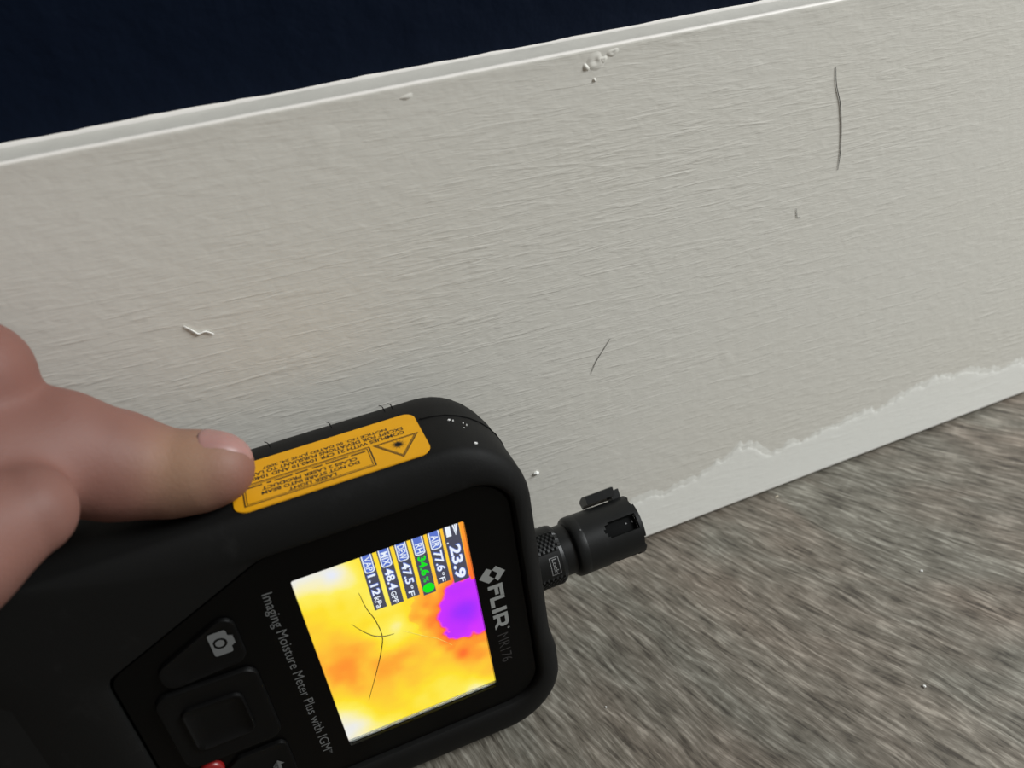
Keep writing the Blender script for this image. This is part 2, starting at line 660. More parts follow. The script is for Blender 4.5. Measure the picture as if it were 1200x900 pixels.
n1 = vnoise2(gx / 7, gy / 7, 21) - .5
n2 = vnoise2(gx / 3, gy / 3, 22) - .5
n3 = vnoise2(gx / 1.2, gy / 1.2, 23) - .5
fld = 0.60 + 0.08 * n1 + 0.08 * n2 + 0.02 * n3
fld += 0.10 * blob(-14, -2, 10, 12) + 0.05 * blob(-8, -6, 6, 8)
fld += 0.36 * blob(-24, -17, 7.5, 8) + 0.20 * blob(-20.5, -9, 4, 3.5)
fld += 0.17 * blob(-1.0, -2.2, 4.0, 4.0)
fld += 0.33 * blob(25, -16, 7, 9) + 0.18 * blob(17, -16, 5, 4) + 0.22 * blob(25, 13, 3.2, 4)
fld += 0.10 * blob(22, 4, 9, 8)
fld -= 0.09 * blob(0, -13, 8, 5) + 0.05 * blob(10, -6, 9, 8)
fld -= 0.13 * blob(10, 12.5, 5.5, 4) + 0.12 * blob(12.3, 11, 1.8, 1.5)
edge = n2 * 2.6 + n3 * 1.6
rr = np.sqrt(((gx - 0.4) / 8.6) ** 2 + ((gy - 16.0) / 7.6) ** 2) + edge * 0.11
fld = np.where(rr < 1.75, np.minimum(fld, 0.34 + 0.26 * np.clip((rr - 0.9) / 0.85, 0, 1) ** 0.8 + 0.05 * n2), fld)
fld = np.where(rr < 1.0, 0.17 + 0.05 * n2 - 0.09 * blob(0.8, 13.2, 4.0, 3.4), fld)
fld = np.where((rr >= 1.0) & (rr < 1.10), 0.25 + (rr - 1.0) * 0.9, fld)
fld = np.where((gy > 16.2) & (gx < -7), 0.50 - 0.11 * (gx + 22) / 15, fld)
PAL = [(0.00, (118, 52, 255)), (0.10, (170, 50, 255)), (0.18, (212, 54, 255)), (0.26, (238, 72, 240)), (0.31, (255, 92, 90)), (0.40, (255, 118, 48)),
       (0.50, (255, 160, 52)), (0.58, (255, 196, 58)), (0.68, (255, 226, 52)), (0.78, (255, 240, 96)), (0.88, (250, 242, 190)), (1.0, (232, 236, 250))]
pp = [p for p, _ in PAL]
rgb = np.stack([np.interp(np.clip(fld, 0, 1), pp, [srgb(*c)[k] for _, c in PAL]) for k in range(3)], -1)
V = [(x, y, ZD) for x, y in zip(gx.ravel(), gy.ravel())]
Fc = [(i * ny + j, (i + 1) * ny + j, (i + 1) * ny + j + 1, i * ny + j + 1) for i in range(nx - 1) for j in range(ny - 1)]
me = bpy.data.meshes.new('display')
me.from_pydata([tuple(D(v) * MM) for v in V], [], Fc)
ca = me.color_attributes.new('thermal', 'FLOAT_COLOR', 'POINT')
ca.data.foreach_set('color', np.concatenate([rgb.reshape(-1, 3), np.ones((nx * ny, 1))], 1).astype(np.float32).ravel())
t = NT('thermal_display')
at = t.n('ShaderNodeVertexColor', layer_name='thermal')
t.set(Base_Color=(0, 0, 0, 1), Roughness=0.5)
t.b.inputs['Specular IOR Level'].default_value = 0.0
t.l(at.outputs['Color'], t.b.inputs['Emission Color'])
t.b.inputs['Emission Strength'].default_value = 1.0
display = link_mesh('display', me, t.m, meter)

M_BOX = glow('readout_grey', srgb(76, 77, 92))
M_TXT = glow('readout_white', srgb(236, 244, 255))
M_BLUE = glow('readout_blue_glow', srgb(92, 118, 205))
M_GREEN = glow('readout_green', srgb(20, 232, 30))


def text_mesh(s, bold=0.0):
    cu = bpy.data.curves.new('t', 'FONT')
    cu.body = s
    cu.size = 1.0
    cu.offset = bold
    cu.resolution_u = 3
    ob = bpy.data.objects.new('t', cu)
    COL.objects.link(ob)
    bpy.context.view_layer.update()
    dg = bpy.context.evaluated_depsgraph_get()
    me = bpy.data.meshes.new_from_object(ob.evaluated_get(dg))
    bpy.data.objects.remove(ob)
    bpy.data.curves.remove(cu)
    v = np.array([tuple(q.co) for q in me.vertices])[:, :2]
    fs = [tuple(p.vertices) for p in me.polygons]
    bpy.data.meshes.remove(me)
    return v, fs


class Flat:
    """flat print gathered into one mesh; mapf takes (u, v) to device mm"""
    def __init__(self, mapf):
        self.V, self.F, self.mapf = [], [], mapf

    def add(self, pts, faces, lift=0.0):
        b = len(self.V)
        self.V += [self.mapf(p[0], p[1], lift) for p in pts]
        self.F += [tuple(i + b for i in f) for f in faces]
        return self

    def text(self, s, u0, v0, u1, v1, bold=0.0, lift=0.0, keep=None):
        v, f = text_mesh(s, bold)
        a, b = v.min(0), v.max(0)
        w = u1 - u0
        if keep == 'cap':          # glyph box measured from digits
            pass
        v = (v - a) / (b - a) * np.array((w, v1 - v0)) + np.array((u0, v0))
        return self.add(v, f, lift)

    def poly(self, pts, lift=0.0):
        return self.add(pts, [tuple(range(len(pts)))], lift)

    def rect(self, u0, v0, u1, v1, lift=0.0):
        return self.poly([(u0, v0), (u1, v0), (u1, v1), (u0, v1)], lift)

    def band(self, a, b, lift=0.0):
        n = len(a)
        return self.add(list(a) + list(b), [(i, (i + 1) % n, n + (i + 1) % n, n + i) for i in range(n)], lift)

    def frame(self, corners, w, lift=0.0):
        """outlined shape of line width w; corners (u, v, r)"""
        o = np.array(rounded_poly(corners, 5, 2))
        c = o.mean(0)
        ext = np.abs(o - c).max(0)
        i_ = c + (o - c) * (1 - w / ext)
        return self.band(o, i_, lift)

    def disc(self, u, v, r, lift=0.0, n=28):
        return self.poly([(u + r * math.cos(2 * math.pi * k / n), v + r * math.sin(2 * math.pi * k / n)) for k in range(n)], lift)

    def ring(self, u, v, r0, r1, lift=0.0, n=24):
        c = lambda r: [(u + r * math.cos(2 * math.pi * k / n), v + r * math.sin(2 * math.pi * k / n)) for k in range(n)]
        return self.band(c(r1), c(r0), lift)

    def build(self, name, mat, parent):
        me = bpy.data.meshes.new(name)
        me.from_pydata([tuple(D(p) * MM) for p in self.V], [], self.F)
        me.update()
        return link_mesh(name, me, mat, parent)


on_screen = lambda u, v, l: (u, v, ZD + 0.04 + l)
boxes, glows, white, green = (Flat(on_screen) for _ in range(4))
rows = [(12.75, 16.0, -7.9), (9.5, 12.15, -9.1), (6.2, 8.8, -7.55), (2.85, 5.45, -8.25), (-0.5, 2.1, -8.05), (-3.8, -1.35, -8.35)]
tags = [None, 'AIR', 'RH', 'DEW', 'MIX', 'VAP']
vals = ['23.9', '77.6', '34.6', '47.5', '48.4', '1.12']
units = ['', '\u00b0F', '%', '\u00b0F', 'GPP', 'kPa']
for (v0, v1, ue), tg, va, un in zip(rows, tags, vals, units):
    boxes.rect(DX0, v0, ue, v1)
    h = v1 - v0
    if tg is None:
        white.rect(-23.4, v0 + 0.45, -20.0, v0 + 1.45, 0.05)                   # battery-like bar
        for k in range(3):                                                     # fan of signal stripes
            white.poly([(-23.4, v0 + 1.8 + k * .5), (-19.9 + k * -.45, v0 + 2.28 + k * .12), (-19.9 + k * -.45, v0 + 2.42 + k * .12), (-23.4, v0 + 2.15 + k * .5)], 0.05)
        white.disc(-18.5, v0 + 0.42, 0.20, 0.05)
        glows.text(va, -17.75, v0 + 0.35, -8.55, v1 - 0.38, 0.055, 0.02)
        white.text(va, -17.6, v0 + 0.5, -8.7, v1 - 0.52, 0.03, 0.05)
        continue
    te = -18.1
    fr = [(-26.2, v0 + 0.25, .5), (te, v0 + 0.25, .6), (te, v1 - 0.25, .6), (-26.2, v1 - 0.25, .5)]
    glows.rect(DX0, v0 + 0.3, te - 0.25, v1 - 0.3, 0.02)
    white.frame(fr, 0.22, 0.05)
    wd = {'AIR': 3.1, 'RH': 2.4, 'DEW': 3.6, 'MIX': 3.3, 'VAP': 3.5}[tg]
    white.text(tg, te - 0.5 - wd, v0 + 0.62, te - 0.5, v1 - 0.60, 0.012, 0.06)
    tgt = green if tg == 'RH' else white
    if tg == 'RH':
        tgt.text(va, -17.7, v0 + 0.5, -12.7, v1 - 0.45, 0.035, 0.05)
        tgt.text(un, -12.2, v0 + 0.6, -10.9, v0 + 1.7, 0.01, 0.05)
        tgt.disc(-9.2, v0 + h / 2, 1.22, 0.05)
    else:
        ve = -12.0 if tg == 'DEW' else (-12.3 if tg == 'AIR' else -12.1)
        glows.text(va, -17.75, v0 + 0.35, ve + 0.1, v1 - 0.35, 0.05, 0.02)
        tgt.text(va, -17.55, v0 + 0.46, ve, v1 - 0.46, 0.022, 0.05)
        tgt.text(un, ve + 0.45, v0 + (0.52 if un != 'kPa' else .45), ue - 0.35, v0 + (1.75 if un in ('\u00b0F', 'kPa') else 1.6), 0.012, 0.05)
boxes.build('readout_box', M_BOX, display)
glows.build('readout_glow', M_BLUE, display)
white.build('lettering', M_TXT, display)
green.build('lettering', M_GREEN, display)

# pale strip: glare on the opening's far inner wall put into its colour
dmesh('edge_glare_strip', *box(24.56, 25.0, -16.7, 16.85, -1.05, -0.55), plain('painted_edge_glare', (0.55, 0.58, 0.6, 1), 0.3), meter)

# cover glass
t = NT('display_glass')
t.set(Base_Color=(1, 1, 1, 1), Roughness=0.02)
t.b.inputs['Transmission Weight'].default_value = 1.0
t.b.inputs['IOR'].default_value = 1.12
dmesh('display_glass', *box(OPEN[0] + .02, OPEN[1] - .02, OPEN[2] + .02, OPEN[3] - .02, -0.32, 0.1), t.m, meter)

# ---- front lettering
on_panel = lambda u, v, l: (u, v, ZP + 0.03 + l)
logo = Flat(on_panel)
logo.poly([(-7.49, 17.6), (-5.63, 19.43), (-6.4, 20.75), (-7.62, 19.75), (-8.85, 20.5), (-9.77, 19.45)][::-1])
logo.poly([(-8.85, 20.6), (-7.6, 21.6), (-6.4, 20.85), (-5.47, 21.48), (-7.61, 23.3), (-9.62, 21.5)][::-1])
hh0, hh1 = 19.0, 22.25
logo.poly([(-4.7, hh0), (-3.75, hh0), (-3.75, 20.35), (-1.9, 20.35), (-1.9, 21.15), (-3.75, 21.15), (-3.75, 21.45), (-1.2, 21.45), (-1.2, hh1), (-4.7, hh1)])
logo.poly([(-1.35, hh0), (1.5, hh0), (1.5, 19.85), (-0.4, 19.85), (-0.4, hh1), (-1.35, hh1)])
logo.rect(2.05, hh0, 3.1, hh1)
logo.poly([(3.75, hh0), (4.7, hh0), (4.7, hh1), (3.75, hh1)])
logo.poly([(4.7, 21.5), (6.3, 21.5), (6.6, 21.2), (6.6, 20.75), (6.3, 20.45), (4.7, 20.45), (4.7, 19.75), (5.9, 19.75), (6.9, hh0), (8.05, hh0), (6.85, 19.95),
           (7.4, 20.3), (7.6, 20.8), (7.6, 21.3), (7.3, 21.9), (6.7, hh1), (4.7, hh1)])
logo.ring(8.5, 21.9, 0.12, 0.26)
logo.build('lettering', M_PRINT, panel)
Flat(on_panel).text('MR176', 9.8, 19.15, 18.4, 21.55, -0.012).build('lettering', M_PRINT3, panel)
Flat(on_panel).text('Imaging Moisture Meter Plus with IGM', -22.9, -22.85, 23.2, -20.3, -0.004).text('TM', 23.4, -21.1, 24.5, -20.5).build('lettering', M_PRINT2, panel)


# ---- keypad
def key(name, corners, z0, z1, mat, edge=0.5, dish=0.0):
    o = np.array(rounded_poly(corners, 6, 4))
    c = o.mean(0)
    rings = []
    for z, k in ((z0, 1.0), (z1 - edge, 1.0), (z1 - 0.15 * edge, 1 - 0.02), (z1, 1 - 0.06), (z1 - dish, 1 - 0.16), (z1 - dish * 1.3, 0.4)):
        rings.append([(*(c + (o - c) * k), z) for o in o])
    return dmesh(name, *loft(rings), mat, meter, smooth=50)


key('camera_key', [(-22.5, -28.2, 2.2), (-10.0, -28.2, 2.2), (-9.0, -43.5, 2.5), (-14.5, -43.5, 2.5)], ZP - .2, 1.2, M_KEY, .5, .25)
key('navigation_key', [(-7.6, -27.8, 2.4), (12.6, -27.8, 2.4), (12.6, -46.5, 2.6), (-8.4, -46.5, 2.6)], ZP - .2, 1.35, M_KEY, .5, .25)
key('enter_key', [(-3.0, -31.8, 1.8), (8.3, -31.8, 1.8), (8.3, -43.2, 1.8), (-3.6, -43.2, 1.8)], 0.6, 1.75, M_KEY, .45, .55)
back_key = key('back_key', [(14.6, -28.0, 1.8), (26.5, -28.0, 2.2), (20.5, -45, 2.2), (14.6, -37.5, 1.8)], ZP - .2, 1.2, M_KEY, .5, .25)
cam_key = bpy.data.objects['camera_key']

t = plain('red_key_lens', (0.19, 0.006, 0.006, 1), 0.35)
rings = []
for z, r in ((ZP, 2.4), (1.0, 2.4), (1.5, 2.0), (1.8, 1.1), (1.86, 0.2)):
    rings.append([(15.4 + r * math.cos(a), -42.8 + r * math.sin(a), z) for a in np.linspace(0, 2 * math.pi, 25)[:-1]])
dmesh('laser_key', *loft(rings), t, meter, smooth=60)

on_key = lambda u, v, l: (u, v, 1.02 + l)
ic = Flat(on_key)
cx, cy = -15.95, -31.75
body = np.array(rounded_poly([(-18.7, -33.4, .5), (-13.1, -33.4, .5), (-13.1, -30.05, .45), (-14.5, -30.05, .1), (-15.0, -29.15, .25), (-16.8, -29.15, .25),
                              (-17.3, -30.05, .1), (-18.7, -30.05, .45)], 3, 3))
ang = np.arctan2(body[:, 1] - cy, body[:, 0] - cx)
ringo = np.stack([cx + 1.28 * np.cos(ang), cy + 1.28 * np.sin(ang)], 1)
ic.band(body, ringo)
ic.disc(cx, cy, 0.82)
ic.build('camera_icon', M_PRINT2, cam_key)
ar = Flat(on_key)
ar.poly([(19.6, -31.05), (21.0, -32.25), (21.0, -31.45), (23.5, -31.45), (23.5, -33.6), (22.9, -33.6), (22.9, -30.75), (21.0, -30.65), (21.0, -29.9)])
ar.build('back_icon', M_PRINT2, back_key)

# ---- yellow laser label on the left side (u runs along -Y, v along +Z)
XS = XL - 0.18
lab = np.array(rounded_poly([(21.6, -16.2, 2.3), (21.6, -1.2, 2.3), (-14.2, -1.2, 2.3), (-14.2, -16.2, 2.3)], 8, 6))
t = NT('yellow_label')
nz = t.noise(t.mapping(t.coord(), (300, 300, 300)), 1.0, 2)
t.set(Base_Color=t.mix(nz, (0.74, 0.345, 0.010, 1), (0.82, 0.40, 0.012, 1)), Roughness=0.38)
t.b.inputs['Specular IOR Level'].default_value = 0.15
rings = [[(XL + 0.1, -u, v) for u, v in lab], [(XS, -u, v) for u, v in lab]]
label = dmesh('warning_label', *loft(rings), t.m, meter)
on_label = lambda u, v, l: (XS - 0.03 - l, -u, v)
pr = Flat(on_label)
for c0, c1, w in (((-3.95, -2.45), (19.85, -9.0), .26), ((-3.45, -2.95), (19.35, -8.5), .13)):
    pr.frame([(c0[0], c0[1], .05), (c0[0], c1[1], .05), (c1[0], c1[1], .05), (c1[0], c0[1], .05)], w)
pr.text('LASER LIGHT', 3.3, -4.25, 12.0, -3.25, .03)
pr.text('DO NOT STARE INTO BEAM', -1.25, -5.6, 16.6, -4.6, .03)
pr.text('CLASS 2 LASER PRODUCT', -1.05, -6.95, 16.4, -5.95, .03)
for a, b in ((-2.9, -0.2), (0.3, 4.6), (5.2, 7.1), (7.9, 10.2), (10.7, 14.0), (14.6, 15.4), (16.2, 18.9)):
    pr.rect(a, -8.02, b, -7.66)
pr.text('COMPLIES WITH 21 CFR 1040.10 AND 1040.11', -11.1, -10.75, 19.3, -9.65, .024)
pr.text('EXCEPT FOR DEVIATIONS PURSUANT TO LASER', -11.1, -12.15, 19.3, -11.05, .024)
pr.text('NOTICE NO. 50 DATED JUNE 24, 2007', -8.2, -13.55, 15.6, -12.45, .024)
tri = [np.array(p) for p in ((-4.5, -8.75), (-13.45, -8.75), (-9.0, -2.3))]
cen = sum(tri) / 3
for k0, k1 in ((1.0, 0.90), (0.85, 0.79)):
    pr.band([cen + (p - cen) * k0 for p in tri], [cen + (p - cen) * k1 for p in tri])
sb = np.array((-9.0, -6.75))
pr.disc(sb[0], sb[1], .42)
for k in range(24):
    a = 2 * math.pi * k / 24
    L = 1.65 if k % 2 == 0 else 1.15
    dv, pv = np.array((math.cos(a), math.sin(a))), np.array((-math.sin(a), math.cos(a)))
    pr.poly([sb + pv * .13, sb - pv * .13, sb + dv * L])
pr.build('lettering', plain('black_label_print', (0.012, 0.010, 0.006, 1), 0.5), label)

# ---- seam between the housing halves around the left top corner
n_arc = 11
seam_pts = [(XL - .02, 15.2, -13.2)]
for p, z in zip(outer[0:n_arc][::1], np.linspace(-13.0, -12.6, n_arc)):
    pass
arc = [p for p in outer[0:n_arc]]
if arc[0][1] > arc[-1][1]:
    arc = arc[::-1]
for p in arc[:10]:
    seam_pts.append((p[0], p[1], -13.0))
dmesh('seam', *tube(seam_pts, 0.20, 6), M_SEAM, meter, smooth=60)

# white paint flecks and frayed burrs on the rubber
for i in range(9):
    a = [(20.2, -11.0), (21.5, -9.6), (22.2, -8.2), (21.2, -7.5), (22.6, -9.9), (21.9, -4.4), (22.6, -2.2), (20.8, -10.3), (23.0, -8.9)][i]
    # nearest point of the outline at that Y on the left top corner
    k = int(np.argmin(np.abs(outer[:n_arc + 3, 1] - a[0]) + (outer[:n_arc + 3, 0] > -20) * 99))
    x = outer[k, 0]
    nrm = np.array((x + 23.7, a[0] - 14.8))
    nrm /= np.linalg.norm(nrm)
    c = np.array((x, a[0], a[1]))
    tn = np.array((-nrm[1], nrm[0], 0.0))
    nn = np.array((nrm[0], nrm[1], 0.0))
    zz_ = np.array((0, 0, 1.0))
    rs = 0.16 + 0.14 * random.random()
    pts = []
    for q in range(6):
        an = q * math.pi / 3 + random.random() * .5
        pts.append((math.cos(an) * rs * (1.6 if i % 3 == 0 else .9), math.sin(an) * rs * .8))
    rg = [[c + tn * p[0] * s + zz_ * p[1] * s + nn * h for p in pts] for h, s in ((-.1, 1), (.12, .8))]
    dmesh('paint_fleck', *loft(rg), M_FLECK, meter)
for y, z, l in ((-13.5, -21.5, .5), (-1.2, -22, .5), (9.8, -22, .6), (11.5, -22, .3)):
    x = XL + 1.0
    dmesh('rubber_burr', *tube(spline([(x + .6, y, z), (x - .5, y - .3, z - .5), (x - .5 - l * .5, y - .9, z - 1.0)], 4), [.12] * 4 + [.09] * 4 + [.04], 5), M_RUB, meter)

# ---- detachable humidity probe at the top
PX, PZ = 8.6, -15.5


def lathe(prof, seg=48, knurl=None):
    V, Fc = [], []
    for i, (y, r) in enumerate(prof):
        for k in range(seg):
            a = 2 * math.pi * k / seg
            q = r + (knurl(i, k) if knurl else 0)
            V.append((PX + q * math.cos(a), y, PZ + q * math.sin(a)))
    for i in range(len(prof) - 1):
        for k in range(seg):
            Fc.append((i * seg + k, i * seg + (k + 1) % seg, (i + 1) * seg + (k + 1) % seg, (i + 1) * seg + k))
    Fc.append(tuple(range(seg)))
    Fc.append(tuple((len(prof) - 1) * seg + k for k in range(seg)))
    return V, Fc


probe = dmesh('sensor_probe', *lathe([(29, 6.0), (43.4, 6.0), (43.6, 5.7), (50, 5.7), (59.3, 5.7), (59.7, 5.3)]), M_PLAST, meter, smooth=40)
cy_ = [31.6, 32.2] + list(np.linspace(32.8, 39.4, 13)) + [40.2, 40.7]
cr_ = [6.2, 6.7] + [6.9] * 13 + [6.7, 6.1]
# diamond knurling runs round the collar except for the smooth lettered flat
FLAT0 = math.radians(112)
SEG = 162


def kn(i, k):
    a = 2 * math.pi * k / SEG
    da = (a - FLAT0 + math.pi) % (2 * math.pi) - math.pi
    if abs(da) < math.radians(27) or math.radians(68) < da < math.radians(120) or i < 2 or i > 14:
        return 0.0
    return 0.30 if (k // 3 + i) % 2 == 0 else 0.0


collar = dmesh('knurled_collar', *lathe(list(zip(cy_, cr_)), SEG, kn), M_PLAST, probe, smooth=8)
# outlined word on the collar: u runs round the collar (down in X), v along Y
wrapc = lambda u, v, l: (PX + (6.95 + l) * math.cos(FLAT0 - u / 6.9), v, PZ + (6.95 + l) * math.sin(FLAT0 - u / 6.9))
lk = Flat(wrapc)
lk.text('Lock', -1.6, 36.9, 1.9, 38.0, .01)
for q in ((-2.0, 36.3, 2.3, 36.45), (-2.0, 38.4, 2.3, 38.55), (-2.0, 36.3, -1.85, 38.55), (2.15, 36.3, 2.3, 38.55)):
    n_ = 8
    us = np.linspace(q[0], q[2], n_)
    lk.add([(u, v) for u in us for v in (q[1], q[3])], [(2 * i, 2 * i + 2, 2 * i + 3, 2 * i + 1) for i in range(n_ - 1)])
lk.build('lettering', plain('probe_grey_print', (0.20, 0.20, 0.20, 1), 0.5), collar)


# guard cage: tube with slots open at the end
def cage(name, cells, r0, r1, y0, dy, seg, mat, parent):
    V, Fc, idx = [], [], {}

    def vid(i, k, r):
        kk = (i, k % seg, r)
        if kk not in idx:
            a = 2 * math.pi * (k % seg) / seg
            rad = r1 if r else r0
            idx[kk] = len(V)
            V.append((PX + rad * math.cos(a), y0 + dy * i, PZ + rad * math.sin(a)))
        return idx[kk]
    cs = set(cells)
    for i, k in cells:
        Fc.append((vid(i, k, 1), vid(i, k + 1, 1), vid(i + 1, k + 1, 1), vid(i + 1, k, 1)))
        Fc.append((vid(i, k, 0), vid(i + 1, k, 0), vid(i + 1, k + 1, 0), vid(i, k + 1, 0)))
        for ni, nk, e in ((i - 1, k, ((i, k), (i, k + 1))), (i + 1, k, ((i + 1, k), (i + 1, k + 1))), (i, (k - 1) % seg, ((i, k), (i + 1, k))), (i, (k + 1) % seg, ((i, k + 1), (i + 1, k + 1)))):
            if (ni, nk) not in cs:
                (a, b), (c, d) = e
                Fc.append((vid(a, b, 1), vid(c, d, 1), vid(c, d, 0), vid(a, b, 0)))
    return dmesh(name, V, Fc, mat, parent, smooth=35)


SEG2, NY2, Y2 = 96, 32, 44.5
cells = []
SLOT0 = math.radians(138)
for i in range(NY2):
    y = Y2 + 0.5 * (i + .5)
    for k in range(SEG2):
        a = 2 * math.pi * (k + .5) / SEG2
        da = (a - SLOT0 + math.pi / 4) % (math.pi / 2) - math.pi / 4
        w = 7.1 * da
        inside = False
        if y > 53.0:
            inside = abs(w) < 1.75 and y < 59.6
        elif y > 51.2:
            inside = (w / 1.75) ** 2 + ((y - 53.0) / 1.8) ** 2 < 1
        if y > 59.9 and abs(w) > 4.2:
            inside = True
        if not inside:
            cells.append((i, k))
cage('guard_cage', cells, 6.1, 7.15, Y2, 0.5, SEG2, M_PLAST, probe)
dmesh('guard_shoulder', *lathe([(43.2, 5.9), (43.5, 6.7), (44.0, 7.1), (45.0, 7.22), (46.0, 7.2), (46.4, 7.12)]), M_PLAST, probe, smooth=40)


def polar_box(a0, a1, r0, r1, y0, y1, n=6):
    rings = []
    for a in np.linspace(a0, a1, n):
        c, s = math.cos(a), math.sin(a)
        rings.append([(PX + r * c, y, PZ + r * s) for r, y in ((r0, y0), (r1, y0), (r1 + .1, y1), (r0, y1))])
    return loft(rings)


ca_ = math.radians(232)
dmesh('latch_clip', *polar_box(ca_ - .36, ca_ + .30, 8.1, 10.1, 51.0, 58.4), M_PLAST, probe)
dmesh('latch_arm', *polar_box(ca_ - .30, ca_ + .2, 6.6, 9.2, 57.6, 59.8), M_PLAST, probe)
M_CORE = plain('probe_core_black', (0.0022, 0.0024, 0.0024, 1), 0.7, 0.06)
dmesh('sensor_core', *lathe([(46.5, 5.75), (47, 5.85), (59.2, 5.85), (59.75, 5.4)]), M_CORE, probe, smooth=40)
M_DOT = plain('grey_dot', (0.16, 0.16, 0.16, 1), 0.4)
for an, y, r in ((158, 45.8, 7.25), (141, 57.0, 5.9), (141, 58.6, 5.9)):
    a = math.radians(an)
    c = np.array((PX + r * math.cos(a), y, PZ + r * math.sin(a)))
    nv = np.array((math.cos(a), 0, math.sin(a)))
    tv = np.array((-math.sin(a), 0, math.cos(a)))
    rg = [[c + s * .24 * (math.cos(q) * tv + math.sin(q) * np.array((0, 1, 0))) + nv * h for q in np.linspace(0, 2 * math.pi, 9)[:-1]] for h, s in ((-.2, 1), (.12, .8))]
    dmesh('rivet', *loft(rg), M_DOT, probe)

# ------------------------------------------------------------------ hand
# left hand from the left; one continuous skin grown from a smooth union of tapered limbs (world mm)
wrist = (-128, -44, 142)
cmc = (-84, -50, 116)
limbs = [
    ((-290, -86, 196), 27, wrist, 23), ((-290, -78, 204), 24, (-130, -36, 148), 20),
    (wrist, 22, (-52, -16, 116), 11.5), (wrist, 22, (-70, -15, 109), 12), (wrist, 22, (-88, -15, 101), 12), ((-132, -40, 136), 20, (-104, -17, 92), 11.5),
    ((-52, -17.5, 113), 9.5, (-70, -16, 106), 10), ((-70, -16, 106), 10, (-88, -16, 98), 10), ((-88, -16, 98), 10, (-104, -17, 91), 9.5),
    # thumb
    (wrist, 20, cmc, 17), (cmc, 17, (-62, -45.5, 107), 15.0), ((-62, -45.5, 107), 14.0, (-50, -41, 101.5), 10.3), ((-50, -41, 101.5), 10.3, (-38.5, -36, 100.6), 6.6),
    ((-78, -36, 112), 15, (-45.5, -24, 102), 10.0), ((-62, -28, 107), 10, (-37, -18, 102), 6.0),
    ((-45, -25, 100.5), 9.5, (-34.5, -19.0, 100.2), 7.6), ((-36, -21, 98.0), 8.8, (-28.4, -20.5, 93.2), 8.5), ((-28.4, -20.5, 93.2), 8.4, (-21.3, -22.5, 89.9), 6.5),
    ((-21.3, -22.5, 89.9), 6.5, (-15.5, -24.3, 89.8), 6.0), ((-15.5, -24.3, 89.8), 6.0, (-12.8, -25.2, 89.9), 5.3),
    # index, middle, ring, little finger pressing the back of the grip
    ((-43.3, -14, 113), 9.0, (-52, -10.2, 74), 6.2), ((-52, -10.2, 74), 6.2, (-54, -8.9, 51), 5.6), ((-54, -8.9, 51), 5.6, (-55, -9.3, 33), 5.0),
    ((-69, -13.5, 106), 9.2, (-72, -10.2, 65), 6.3), ((-72, -10.2, 65), 6.3, (-73, -9.0, 41), 5.6), ((-73, -9.0, 41), 5.6, (-74, -9.4, 22), 5.0),
    ((-88, -13.5, 98), 9.0, (-91, -10.2, 60), 6.1), ((-91, -10.2, 60), 6.1, (-92, -9.0, 38), 5.5), ((-92, -9.0, 38), 5.5, (-93, -9.4, 20), 4.9),
    ((-104, -14.5, 91), 8.2, (-109, -10.4, 62), 5.5), ((-109, -10.4, 62), 5.5, (-110.5, -9.4, 45), 4.9), ((-110.5, -9.4, 45), 4.9, (-111, -9.8, 29), 4.4),
]
LA = np.array([l[0] for l in limbs], float)
LB = np.array([l[2] for l in limbs], float)
RA = np.array([l[1] for l in limbs], float)
RB = np.array([l[3] for l in limbs], float)
KS = 1.4


def sdf(P):
    acc = np.zeros(len(P))
    for a, b, ra, rb in zip(LA, LB, RA, RB):
        ab = b - a
        t = np.clip(((P - a) @ ab) / (ab @ ab), 0, 1)
        d = np.linalg.norm(P - a - t[:, None] * ab, axis=1) - (ra + (rb - ra) * t)
        acc += np.exp(np.clip(-d / KS, -60, 60))
    d = -KS * np.log(np.maximum(acc, 1e-26))
    # knuckle creases of the thumb joint: shallow rings where the skin folds
    for c, ax, dep, wid in (((-22.5, -22.5, 90.2), (0.98, -0.18, -0.2), .05, .55), ((-24.6, -22.1, 90.8), (0.98, -0.18, -0.2), .04, .5), ((-20.2, -23, 89.8), (0.98, -0.18, -0.2), .04, .5)):
        s = (P - np.array(c)) @ np.array(ax)
        near = np.exp(-((np.linalg.norm(P - np.array(c), axis=1) / 10) ** 4))
        d += dep * np.exp(-(s / wid) ** 2) * near
    return d


def sdf_grad(P, e=0.05):
    g = np.stack([sdf(P + e * np.eye(3)[i]) - sdf(P - e * np.eye(3)[i]) for i in range(3)], 1) / (2 * e)
    return g / np.maximum(np.linalg.norm(g, axis=1), 1e-6)[:, None]


bm = bmesh.new()
for a, b, ra, rb in zip(LA, LB, RA, RB):
    pts, rad = [], []
    ax = (b - a) / np.linalg.norm(b - a)
    for t_ in np.linspace(-1, 0, 5)[:-1]:
        pts.append(a + ax * ra * t_ * .999)
        rad.append(ra * math.sqrt(max(1 - t_ * t_, 0.02)))
    for t_ in np.linspace(0, 1, 4):
        pts.append(a + (b - a) * t_)
        rad.append(ra + (rb - ra) * t_)
    for t_ in np.linspace(0, 1, 5)[1:]:
        pts.append(b + ax * rb * t_ * .999)
        rad.append(rb * math.sqrt(max(1 - t_ * t_, 0.02)))
    V, Fc = tube(pts, rad, 16)
    vs = [bm.verts.new(v * MM) for v in V]
    for f in Fc:
        bm.faces.new([vs[i] for i in f])
bmesh.ops.recalc_face_normals(bm, faces=bm.faces)
me = bpy.data.meshes.new('raw')
bm.to_mesh(me)
bm.free()
raw = bpy.data.objects.new('raw', me)
COL.objects.link(raw)
md = raw.modifiers.new('r', 'REMESH')
md.mode = 'VOXEL'
md.voxel_size = 0.0011
bpy.context.view_layer.update()
